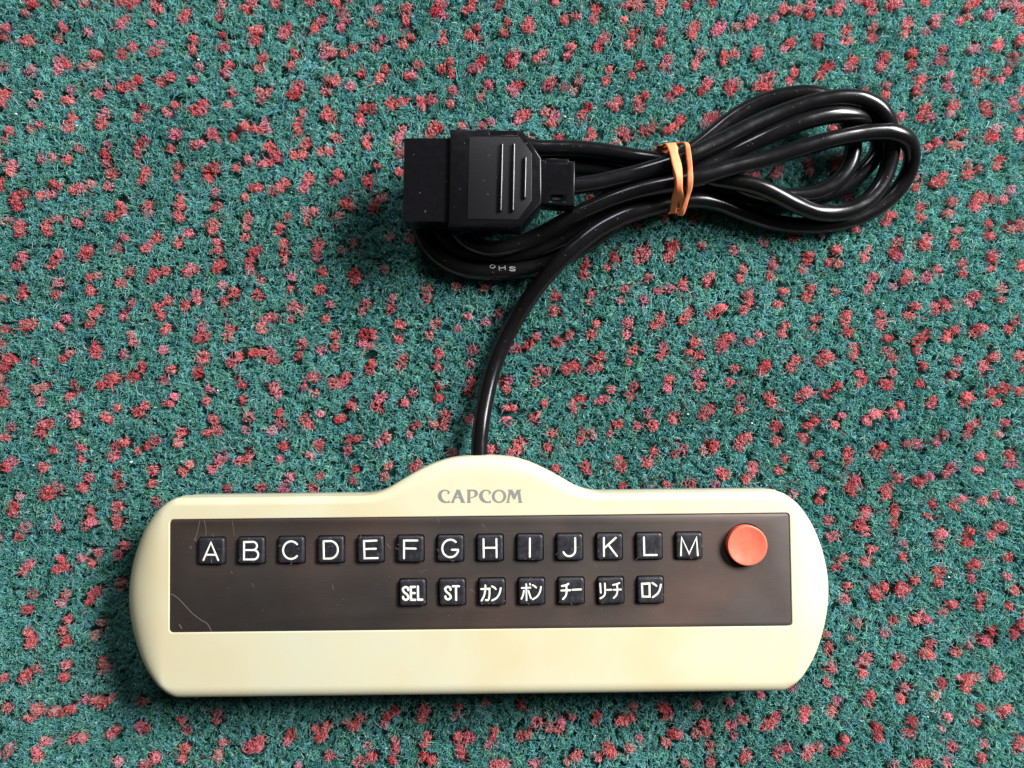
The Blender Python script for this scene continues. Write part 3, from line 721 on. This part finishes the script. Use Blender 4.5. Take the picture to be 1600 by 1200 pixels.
mb = MB()                          # lower half of the case
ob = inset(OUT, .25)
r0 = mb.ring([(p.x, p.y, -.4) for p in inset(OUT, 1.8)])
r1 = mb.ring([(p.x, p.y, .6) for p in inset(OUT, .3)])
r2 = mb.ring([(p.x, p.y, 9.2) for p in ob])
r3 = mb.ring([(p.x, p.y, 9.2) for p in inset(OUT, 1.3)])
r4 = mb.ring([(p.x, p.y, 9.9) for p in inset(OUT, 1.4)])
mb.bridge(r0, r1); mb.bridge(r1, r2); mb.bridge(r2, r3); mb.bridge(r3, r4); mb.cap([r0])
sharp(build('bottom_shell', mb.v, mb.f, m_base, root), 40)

mb = MB()
bed = mb.ring([(p.x, p.y, ZT - 2.6) for p in rrect(pcx, pcy, phx + .35, phy + .35, 1.3, 4)]); mb.cap([bed])
build('key_bed', mb.v, mb.f, m_bed, root)

# keys
ZK = 19.25
key_px = {}
row1 = [(c, 330.5 + 62.15 * i, 861 - .69 * i) for i, c in enumerate('ABCDEFGHIJKLM')]
row2 = [(c, 644.5 + 61.95 * i, 926 - .66 * i) for i, c in enumerate(['SEL', 'ST', 'KAN', 'PON', 'CHII', 'RIICHI', 'RON'])]
keys = [(c, L(x, y, 18.6)) for c, x, y in row1 + row2]
bc = L(1167.5, 852.5, 19.8); br_ = 7.0

holes = [list(reversed(rrect(p.x, p.y, 4.9, 4.9, 1.0, 3))) for c, p in keys]
holes.append([Vector((bc.x + 7.45 * math.cos(2 * math.pi * k / 40), bc.y + 7.45 * math.sin(2 * math.pi * k / 40))) for k in range(40)])
mb = MB()
prism(mb, rrect(pcx, pcy, phx, phy, 1.2, 6), pz - 1.1, pz, .12, holes, 2)
panel = sharp(build('panel', mb.v, mb.f, m_panel, root), 30)

mb = MB()
prof = [(4.58, 15.0), (4.55, 18.2), (4.48, 18.80), (4.26, 19.08), (3.95, 19.20), (3.3, 19.23)]
prev = None
for h, z in prof:
    r = mb.ring([(p.x, p.y, z) for p in rrect(0, 0, h, h, .85, 4)])
    if prev: mb.bridge(prev, r)
    prev = r
mb.cap([prev])
# the mesh is centred by build(); remember the middle height
key_proto = None
KH = (15.0 + 19.23) / 2

G = {}
G['A'] = [[(-11.5, -13.5), (0, 13.5), (11.5, -13.5)], [(-7.8, -5.5), (7.8, -5.5)]]
G['B'] = [[(-10.5, -13.5), (-10.5, 13.5), (3, 13.5)] + arc(3, 7.2, 6.4, 6.3, 90, -90, 10)[1:] + [(-10.5, .9)], [(3, .9), (4.5, .9)] + arc(4.5, -6.3, 7, 7.2, 90, -90, 10)[1:] + [(-10.5, -13.5)]]
G['C'] = [arc(0.5, 0, 12.5, 13.5, 42, 318, 26)]
G['D'] = [[(-10.5, -13.5), (-10.5, 13.5), (-1, 13.5)] + arc(-1, 0, 12.5, 13.5, 90, -90, 16)[1:] + [(-10.5, -13.5)]]
G['E'] = [[(10, 13.5), (-9.5, 13.5), (-9.5, -13.5), (11, -13.5)], [(-9.5, 1), (8.5, 1)]]
G['F'] = [[(11, 13.5), (-9.5, 13.5), (-9.5, -14)], [(-9.5, 1), (8.5, 1)]]
G['G'] = [arc(0, 0, 12.5, 13.5, 48, 352, 28) + [(12.4, -2), (2.5, -2)]]
G['H'] = [[(-10, 14), (-10, -14)], [(10, 14), (10, -14)], [(-10, .5), (10, .5)]]
G['I'] = [[(0, 14), (0, -14)]]
G['J'] = [[(8.5, 14), (8.5, -4)] + arc(-1, -4, 9.5, 9.8, 0, -160, 14)[1:]]
G['K'] = [[(-9, 14), (-9, -14)], [(9.5, 14), (-9, -2.5)], [(-2, 3), (11, -14)]]
G['L'] = [[(-8.5, 14), (-8.5, -13.5), (11, -13.5)]]
G['M'] = [[(-13, -14), (-11.5, 13.5), (0, -12), (11.5, 13.5), (13, -14)]]
def ess(cx, w, top, bot):
    h = (top - bot); q = h / 4; r = w / 2
    return smooth_line([Vector((cx + r, top - q * .95, 0)), Vector((cx + r * .85, top - q * .35, 0)), Vector((cx, top, 0)), Vector((cx - r * .9, top - q * .4, 0)), Vector((cx - r, top - q * 1.0, 0)),
            Vector((cx - r * .45, top - q * 1.7, 0)), Vector((cx + r * .4, bot + q * 1.75, 0)), Vector((cx + r, bot + q * 1.0, 0)), Vector((cx + r * .9, bot + q * .4, 0)), Vector((cx, bot, 0)),
            Vector((cx - r * .9, bot + q * .4, 0)), Vector((cx - r, bot + q * .95, 0))], 4)
G['SEL'] = [ess(-10.5, 8.0, 9, -10.6), [(4.0, 9), (-2.3, 9), (-2.3, -10.8), (4.2, -10.8)], [(-2.3, -.5), (3.5, -.5)], [(8.6, 9.4), (8.6, -10.8), (15.2, -10.8)]]
G['ST'] = [ess(-6.6, 8.0, 9, -10.6), [(1.2, 9.4), (10.6, 9.4)], [(5.9, 9.4), (5.9, -11.4)]]
def gz(cx, cy, z, *strokes): return [[((x - cx) / z, -(y - cy) / z) for x, y in s] for s in strokes]
def sm(*p): return [(v.x, v.y) for v in smooth_line([Vector((x, y, 0)) for x, y in p], 5)]
G['KAN'] = gz(255, 265, 8.89, [(108, 222), (222, 217)] + sm((222, 217), (221, 300), (212, 355), (195, 375), (172, 372))[1:], sm((165, 172), (163, 235), (148, 310), (113, 378)), sm((257, 186), (285, 200), (308, 222)), sm((376, 210), (360, 280), (320, 342), (258, 378)))
G['PON'] = gz(808, 265, 8.89, [(672, 212), (790, 208)], [(733, 160), (735, 378)], sm((700, 250), (688, 308), (666, 358)), sm((762, 250), (778, 300), (795, 352)), sm((822, 175), (846, 188), (868, 208)), sm((935, 200), (920, 270), (880, 332), (822, 368)), [(783, 158), (787, 166)])
G['CHII'] = gz(1358, 260, 8.89, sm((1230, 188), (1280, 180), (1320, 160)), [(1220, 250), (1342, 248)], sm((1290, 182), (1291, 270), (1277, 325), (1240, 365)), [(1374, 243), (1490, 240)])
G['RIICHI'] = gz(410, 330, 11.43, [(222, 197), (228, 355)], sm((305, 197), (306, 335), (285, 410), (217, 455)), [(342, 310), (420, 309)], sm((450, 225), (510, 215), (562, 195)), [(460, 312), (585, 310)], sm((520, 215), (522, 330), (505, 400), (455, 455)))
G['RON'] = gz(1105, 320, 11.43, [(955, 203), (1085, 203), (1085, 430), (955, 430), (955, 203)], sm((1137, 195), (1172, 217), (1207, 245)), sm((1285, 225), (1265, 310), (1220, 385), (1140, 440)))
say = {'SEL': 'key marked SEL', 'ST': 'key marked ST', 'KAN': 'key marked with the katakana for kan', 'PON': 'key marked with the katakana for pon', 'CHII': 'key marked with the katakana for chii', 'RIICHI': 'key marked with the katakana for riichi', 'RON': 'key marked with the katakana for ron'}
kk = (D - ZK) / F
for c, p in keys:
    if key_proto is None:
        key = build('key', [(v[0], v[1], v[2]) for v in mb.v], mb.f, m_key, root); key_proto = key
    else:
        key = key_proto.copy(); col.objects.link(key); key.parent = root
    dz = random.uniform(-.2, .1)
    tw = random.uniform(-.022, .022)
    key.location = Vector((p.x, p.y, KH + dz)) * MM
    key.rotation_euler = (random.uniform(-.025, .025), random.uniform(-.025, .025), tw)
    key['label'] = 'black ' + say.get(c, 'key marked ' + c)
    world_loc[key.name] = np.array([p.x, p.y, KH])
    lm = MB()
    wd = 1.8 if c in ('SEL', 'ST') else (1.52 if len(c) > 1 else 1.55)
    if c == 'PON': wd = 1.4
    if c == 'RIICHI': wd = 1.4
    for s_ in G[c]:
        ln = [Vector((p.x + x[0] * kk, p.y + x[1] * kk, 19.23)) for x in s_]
        lm.dome(ln, wd * kk, .07)
    build('legend', lm.v, lm.f, m_legend, key)

# red button
lm = MB(); prev = None; NB = 64
for r_, z in [(7.0, 15.0), (7.0, 19.6), (6.94, 19.95), (6.8, 20.15), (6.6, 20.22), (6.35, 20.18), (5.5, 19.95), (4.4, 19.72), (3.2, 19.54), (1.8, 19.43), (.6, 19.40)]:
    r = lm.ring([(bc.x + r_ * math.cos(2 * math.pi * k / NB), bc.y + r_ * math.sin(2 * math.pi * k / NB), z) for k in range(NB)])
    if prev: lm.bridge(prev, r)
    prev = r
lm.cap([prev])
build('round_button', lm.v, lm.f, m_red, root, label='round red dished push button')

# maker's name printed above the panel
def lp(x, y): return L(675 + x / 10.667, 755 + y / 10.667, ZT)
C_ = [(300, 150), (285, 130), (255, 112), (215, 105), (170, 110), (125, 140), (98, 190), (98, 235), (120, 280), (160, 315), (210, 330), (295, 330), (298, 288), (275, 290), (262, 305), (240, 305), (205, 290), (175, 255), (160, 215), (162, 170), (185, 138), (215, 125), (250, 135), (268, 155), (256, 180), (266, 190), (297, 165)]
letters = [[C_],
           [[(400, 106), (465, 106), (540, 302), (557, 318), (555, 328), (480, 328), (482, 308), (465, 265), (440, 245), (415, 245), (385, 265), (366, 305), (374, 320), (372, 328), (310, 328), (312, 318), (326, 306), (406, 122)], [(428, 182), (408, 226), (450, 224)]],
           [[(578, 106), (700, 105), (745, 120), (770, 160), (765, 195), (735, 225), (690, 242), (640, 255), (640, 308), (652, 318), (650, 328), (578, 328), (580, 318), (590, 308), (592, 130), (580, 120)], [(640, 135), (685, 133), (708, 150), (714, 175), (706, 203), (685, 224), (640, 238)]],
           [[(x + 686, y) for x, y in C_]],
           [arc(1118, 218, 122, 112, 0, 351, 39), arc(1118, 218, 72, 86, 0, 350, 35)],
           [[(1268, 106), (1338, 106), (1382, 182), (1415, 106), (1488, 106), (1486, 124), (1470, 130), (1494, 305), (1512, 316), (1510, 328), (1436, 328), (1438, 316), (1447, 308), (1424, 178), (1388, 270), (1354, 270), (1312, 178), (1286, 305), (1299, 318), (1292, 328), (1234, 328), (1236, 316), (1252, 302), (1280, 132), (1266, 124)]]]
for lt in letters:
    lm = MB()
    loops = []
    for q in lt:
        pts = [lp(x, y) for x, y in q]
        loops.append(lm.ring([(p.x, p.y, ZT + .03) for p in pts]))
        base = lm.ring([(p.x, p.y, ZT - .05) for p in pts]); lm.bridge(loops[-1], base)
    lm.cap(loops)
    sharp(build('logo_letter', lm.v, lm.f, m_logo, root), 30)

# wear on the panel: pale scratches and specks
sc = [([(312, 814), (310, 824), (307, 836), (303, 845)], .10), ([(319, 813), (321, 822), (322, 832), (321, 838)], .09), ([(363, 814), (365, 828), (366, 836)], .07),
      ([(267, 928), (276, 933), (288, 945), (300, 958), (313, 968), (324, 975), (330, 986)], .13), ([(280, 976), (284, 982)], .22), ([(331, 834), (334, 839)], .07), ([(297, 853), (299, 857)], .10),
      ([(305, 842), (307, 846)], .12), ([(361, 893), (363, 896)], .11), ([(394, 911), (396, 918)], .06), ([(519, 914), (521, 921)], .09), ([(656, 895), (668, 889)], .05), ([(733, 921), (739, 923), (743, 927)], .07),
      ([(753, 819), (757, 823)], .07), ([(887, 976), (892, 973)], .06), ([(1061, 973), (1066, 969)], .05), ([(920, 976), (924, 968)], .05), ([(683, 808), (686, 818)], .05), ([(605, 850), (610, 857)], .07)]
scm = MB()
for s_, w_ in sc:
    scm.dome(smooth_line([L(x, y, pz) + Vector((0, 0, .005)) for x, y in s_], 4), w_ * random.uniform(.5, .75), .015)
for _ in range(60):
    x, y = random.uniform(275, 1225), random.uniform(815, 972)
    a = random.uniform(0, 6.3); l_ = random.uniform(.5, 2.2)
    if any(abs(L(x, y, pz).x - p.x) < 5.5 and abs(L(x, y, pz).y - p.y) < 5.5 for c, p in keys) or (L(x, y, pz) - bc).xy.length < 8.5: continue
    scm.dome([L(x, y, pz) + Vector((0, 0, .01)), L(x + l_ * math.cos(a), y + l_ * math.sin(a), pz) + Vector((0, 0, .01))], random.uniform(.03, .07), .03)
build('scratches', scm.v, scm.f, m_scratch, panel, kind='stuff')

# ------------------------------------------------------------------ cable
cab_l = [loc(p) for p in CABLE]
line = smooth_line(cab_l, 3)
mb = MB(); mb.tube(line, 3.05, 20)
cable = build('cable', mb.v, mb.f, m_cable, root, label='long black round cable coiled in loops')

# printing on the cable: O H S
def on_cable(px, py, zg):
    p = L(px, py, zg)
    best = min(range(len(line)), key=lambda i: (line[i].xy - p.xy).length + (0 if line[i].z < 7 else 50))
    return best, p
PR = {'O': [arc(0, 0, 3.6, 2.4, 0, 360, 16)], 'H': [[(-4.2, 2.8), (-4.2, 0), (-4.2, -2.8)], [(4.2, 2.8), (4.2, 0), (4.2, -2.8)], [(-4.2, 0), (0, 0), (4.2, 0)]], 'S': [[(v.x, v.y) for v in ess(0, 7.4, 2.6, -2.6)]]}
mb = MB()
for ch, x, y, rot in (('O', 769.5, 416.5, -8), ('H', 784.5, 419, -6), ('S', 800.5, 420.5, 2)):
    i, p = on_cable(x, y, 6)
    for s_ in PR[ch]:
        pts = []
        for u, v in s_:
            u, v = u * 1.1, v * 1.2
            a = math.radians(rot)
            q = L(x + u * math.cos(a) + v * math.sin(a), y - (v * math.cos(a) - u * math.sin(a)), 5.8)
            bestd, bz = 1e9, 0
            for j in range(max(1, i - 40), min(len(line), i + 40)):
                A, B = line[j - 1], line[j]
                u_ = max(0, min(1, (q.xy - A.xy).dot(B.xy - A.xy) / max(1e-9, (B.xy - A.xy).length_squared)))
                C = A.lerp(B, u_)
                if (C.xy - q.xy).length < bestd: bestd, bz = (C.xy - q.xy).length, C.z
            pts.append(Vector((q.x, q.y, bz + math.sqrt(max(.1, 3.05 ** 2 - bestd ** 2)) + .015)))
        mb.dome(pts, .14 if ch != 'S' else .18, .04)
build('cable_print', mb.v, mb.f, m_print, cable)

# ------------------------------------------------------------------ plug
ZP = 26.0
def poly(z, *p): return [L(x, y, z) for x, y in p]
mb = MB()
hood = poly(ZP, (703.5, 201.5), (765, 201.5), (765.5, 210), (807.5, 210), (808, 202), (816, 202.5), (846, 247), (846.5, 316), (813, 353), (809, 353.2), (809, 351.8), (758, 351.8), (758, 353.3), (700, 353))
prism(mb, hood, 12.2, ZP, .55)
plug = sharp(build('plug', mb.v, mb.f, m_plug, root, label='black moulded multi-pin plug with ribbed grip'), 35)
mb = MB(); prism(mb, poly(22, (763, 202), (811, 203), (811, 214), (763, 213)), 14, 21.5, .2)
sharp(build('latch', mb.v, mb.f, m_plug, plug))
mb = MB(); prism(mb, poly(24, (759.5, 345), (807.5, 345), (807.5, 353.4), (759.5, 353.4)), 14, 23.6, .2)
sharp(build('latch', mb.v, mb.f, m_plug, plug))
mb = MB()                          # raised rim that frames the grip
prism(mb, poly(ZP, (733, 213.5), (812, 213.5), (831, 240), (831, 313), (809.5, 343.5), (730, 342.5)), ZP - .3, ZP + .18, .15)
sharp(build('grip_panel', mb.v, mb.f, m_grip, plug))
for x0, y0, x1, y1 in ((784.5, 227, 782, 329), (803, 227, 801, 329), (821, 248, 819.5, 309)):
    mb = MB(); z = ZP + .15
    mb.dome([L(x0, y0, z), L((x0 + x1) / 2, (y0 + y1) / 2, z), L(x1, y1, z)], .62, 1.15)
    build('rib', mb.v, mb.f, m_rib, plug)
# hollow shroud round the pins
zs0, zs1 = 13.4, 24.6
a, b_, c, d = poly(zs1, (631.5, 216), (706, 216), (702.5, 346), (629, 346))
def box_frame(mb, a, b_, c, d, z0, z1, t):
    # rectangular tube along a-b with the end a-d open
    def sect(p, q, tt):
        e = (q - p).normalized()
        return [Vector((p.x, p.y, z1 - tt)) + e * tt, Vector((q.x, q.y, z1 - tt)) - e * tt, Vector((q.x, q.y, z0 + tt)) - e * tt, Vector((p.x, p.y, z0 + tt)) + e * tt]
    dirv = (b_ - a).normalized()
    o0 = mb.ring([v + dirv * .3 for v in sect(a, d, 0)]); o0b = mb.ring(sect(a, d, .3)); o1 = mb.ring(sect(b_, c, 0))
    i0 = mb.ring(sect(a, d, t)); i1 = mb.ring([v + dirv * 9 for v in sect(a, d, t)])
    mb.bridge(o0, o1); mb.bridge(o0, o0b); mb.bridge(o0b, i0); mb.bridge(i0, i1); mb.f.append(tuple(i1)); mb.f.append(tuple(o1))
mb = MB(); box_frame(mb, a, b_, c, d, zs0, zs1, 1.4)
shroud = sharp(build('shroud', mb.v, mb.f, m_plug, plug), 20)
# cable clamp behind the hood
zc = 23.4
mb = MB()
prism(mb, poly(zc, (846, 249), (853, 249.5), (853, 253.5), (886, 255), (886, 251.5), (898.5, 252), (897.5, 321), (846, 318)), 14.4, zc, .35,
      holes=[poly(zc, (858.5, 303.5), (884, 304), (884, 316.5), (858, 316))])
clamp = sharp(build('cable_clamp', mb.v, mb.f, m_plug, plug), 35)
mb = MB(); prism(mb, poly(20, (862.5, 309), (879, 309), (879, 313.5), (862.5, 313.5)), 15, 21.4, .2)
build('clamp_pin', mb.v, mb.f, m_pin, plug)
mb = MB(); prism(mb, poly(20, (852, 249), (888, 250), (888, 259), (852, 258)), 14.6, 21.2, .2)
build('clamp_tab', mb.v, mb.f, m_plug, plug)

# dust on plug, keys and cable
mb = MB()
def speck(p, l_, w_):
    a = random.uniform(0, 6.3); b2 = a + random.uniform(-1.2, 1.2)
    q = p + Vector((math.cos(a), math.sin(a), 0)) * l_; s_ = q + Vector((math.cos(b2), math.sin(b2), 0)) * l_
    mb.dome(smooth_line([p, q, s_], 3), w_, w_ * .8)
for c, p in keys:
    for _ in range(random.randint(3, 6)):
        e = random.choice(((1, 0), (-1, 0), (0, 1), (0, -1), (0, 1), (random.uniform(-.8, .8), random.uniform(-.8, .8))))
        u = random.uniform(-3.6, 3.6)
        q = Vector((p.x + e[0] * 4.0 + (u if e[0] == 0 else 0), p.y + e[1] * 4.0 + (u if e[1] == 0 else 0), 19.25))
        speck(q, random.uniform(.15, .7), random.uniform(.03, .05))
for _ in range(12):
    q = L(random.uniform(640, 830), random.uniform(216, 344), ZP + .22)
    if L(704, 300, ZP).x > q.x: q.z = zs1 + .02
    speck(q, random.uniform(.1, .45), random.uniform(.03, .055))
for _ in range(170):
    i = random.randrange(30, len(line) - 30)
    q = line[i] + Vector((random.uniform(-.5, .5), random.uniform(-.5, .5), 3.04))
    speck(q, random.uniform(.05, .28), random.uniform(.025, .05))
build('dust', mb.v, mb.f, m_lint, root, kind='stuff')

# ------------------------------------------------------------------ rubber band round the coil
bx = at(1057, 285, 14).x
near = [p for p in smooth_line(CABLE, 3) if abs(p.x - bx) < 4.0]
def hull(th):                      # support point of the bundle in direction th (y, z)
    nx, nz = math.cos(th), math.sin(th)
    best = max(near, key=lambda p: p.y * nx + p.z * nz)
    return Vector((best.y + 3.05 * nx, best.z + 3.05 * nz))
HN = 96
hp = [hull(2 * math.pi * k / HN) for k in range(HN)]
hp2 = []                           # even spacing along the hull
per = [0]
for k in range(HN): per.append(per[-1] + (hp[(k + 1) % HN] - hp[k]).length)
for k in range(HN):
    s_ = per[-1] * k / HN
    i = max(j for j in range(HN) if per[j] <= s_)
    d_ = per[i + 1] - per[i]
    hp2.append(hp[i].lerp(hp[(i + 1) % HN], (s_ - per[i]) / d_ if d_ > 1e-6 else 0))
cen = sum(hp2, Vector((0, 0))) / HN
def xw(px): return (px - 800) / F * (D - 16)
keysx = [(0, 1043, 4.2), (60, 1046, 4.4), (130, 1058, 3.2), (185, 1071, 2.0), (270, 1068, 1.8), (345, 1061, 2.1), (375, 1061, 2.0), (430, 1070, 1.7), (470, 1074, 2.1), (540, 1073, 2.2), (630, 1060, 2.2), (720, 1050, 2.4), (800, 1052, 2.2), (900, 1058, 3.0), (990, 1050, 3.2), (1080, 1043, 4.2)]
def keyed(a, c):
    for p, q in zip(keysx, keysx[1:]):
        if p[0] <= a <= q[0]:
            u = (a - p[0]) / (q[0] - p[0]); u = u * u * (3 - 2 * u)
            return p[c] + (q[c] - p[c]) * u
mb = MB(); prev = first = None
TOT = HN * 3
for k in range(TOT):
    a = 360.0 * k / HN
    p = hp2[k % HN]; q = hp2[(k + 1) % HN]; o_ = hp2[(k - 1) % HN]
    tn = (q - o_).normalized(); nn = Vector((tn.y, -tn.x))
    if nn.dot(p - cen) < 0: nn = -nn
    lift = .02 + (.75 if a < 300 else (.95 if 330 < a < 640 else .1)) + .12 * math.sin(a * .11)
    th_ = .42
    w_ = keyed(a, 2) * .42 * (1 + .12 * math.sin(a * .13 + 1)); x = xw(keyed(a, 1)) + .18 * math.sin(a * .09)
    tilt = 1.1 * math.sin(a * .045)
    r = []
    for sx, up in ((-1, 0), (-1, .8), (-.55, 1), (0, .93), (.55, 1), (1, .8), (1, 0)):
        off = lift + th_ * up + tilt * sx * .3
        v = p + nn * off
        r.append((x + sx * w_, v.x, v.y))
    r = mb.ring(r)
    if prev: mb.bridge(prev, r)
    else: first = r
    prev = r
mb.bridge(prev, first)
rb = build('rubber_band', mb.v, mb.f, m_band)
rb['label'] = 'orange rubber band wrapped around the coiled black cable'
rb['category'] = 'rubber band'

# ------------------------------------------------------------------ crumbs lying in the pile
mb = MB()
for x, y, s_ in [(1075, 647, .45), (1175, 661, .55), (883, 182, .5), (25, 178, .5), (310, 93, .5), (120, 196, .35), (1380, 474, .4), (1483, 902, .45), (52, 727, .35), (205, 722, .6), (60, 560, .35), (700, 120, .35), (1310, 90, .4), (1540, 330, .35), (455, 300, .3), (1010, 480, .35), (930, 1150, .35), (1450, 1120, .4), (150, 1130, .4), (560, 640, .35), (340, 610, .35)]:
    p = at(x, y, .2)
    pts = []
    for k in range(6):
        a = 2 * math.pi * k / 6; r_ = s_ * random.uniform(.6, 1.1)
        pts.append(Vector((p.x + r_ * math.cos(a), p.y + r_ * math.sin(a) * .8, 0)))
    r0 = mb.ring([(q.x, q.y, .0) for q in pts]); r1 = mb.ring([(p.x + (q.x - p.x) * .7, p.y + (q.y - p.y) * .7, s_ * .9) for q in pts])
    mb.bridge(r0, r1); mb.f.append(tuple(r1)); mb.f.append(tuple(r0))
cr = build('crumbs', mb.v, mb.f, m_crumb, smooth=False)
cr['kind'] = 'stuff'; cr['label'] = 'tiny white crumbs caught in the carpet pile'
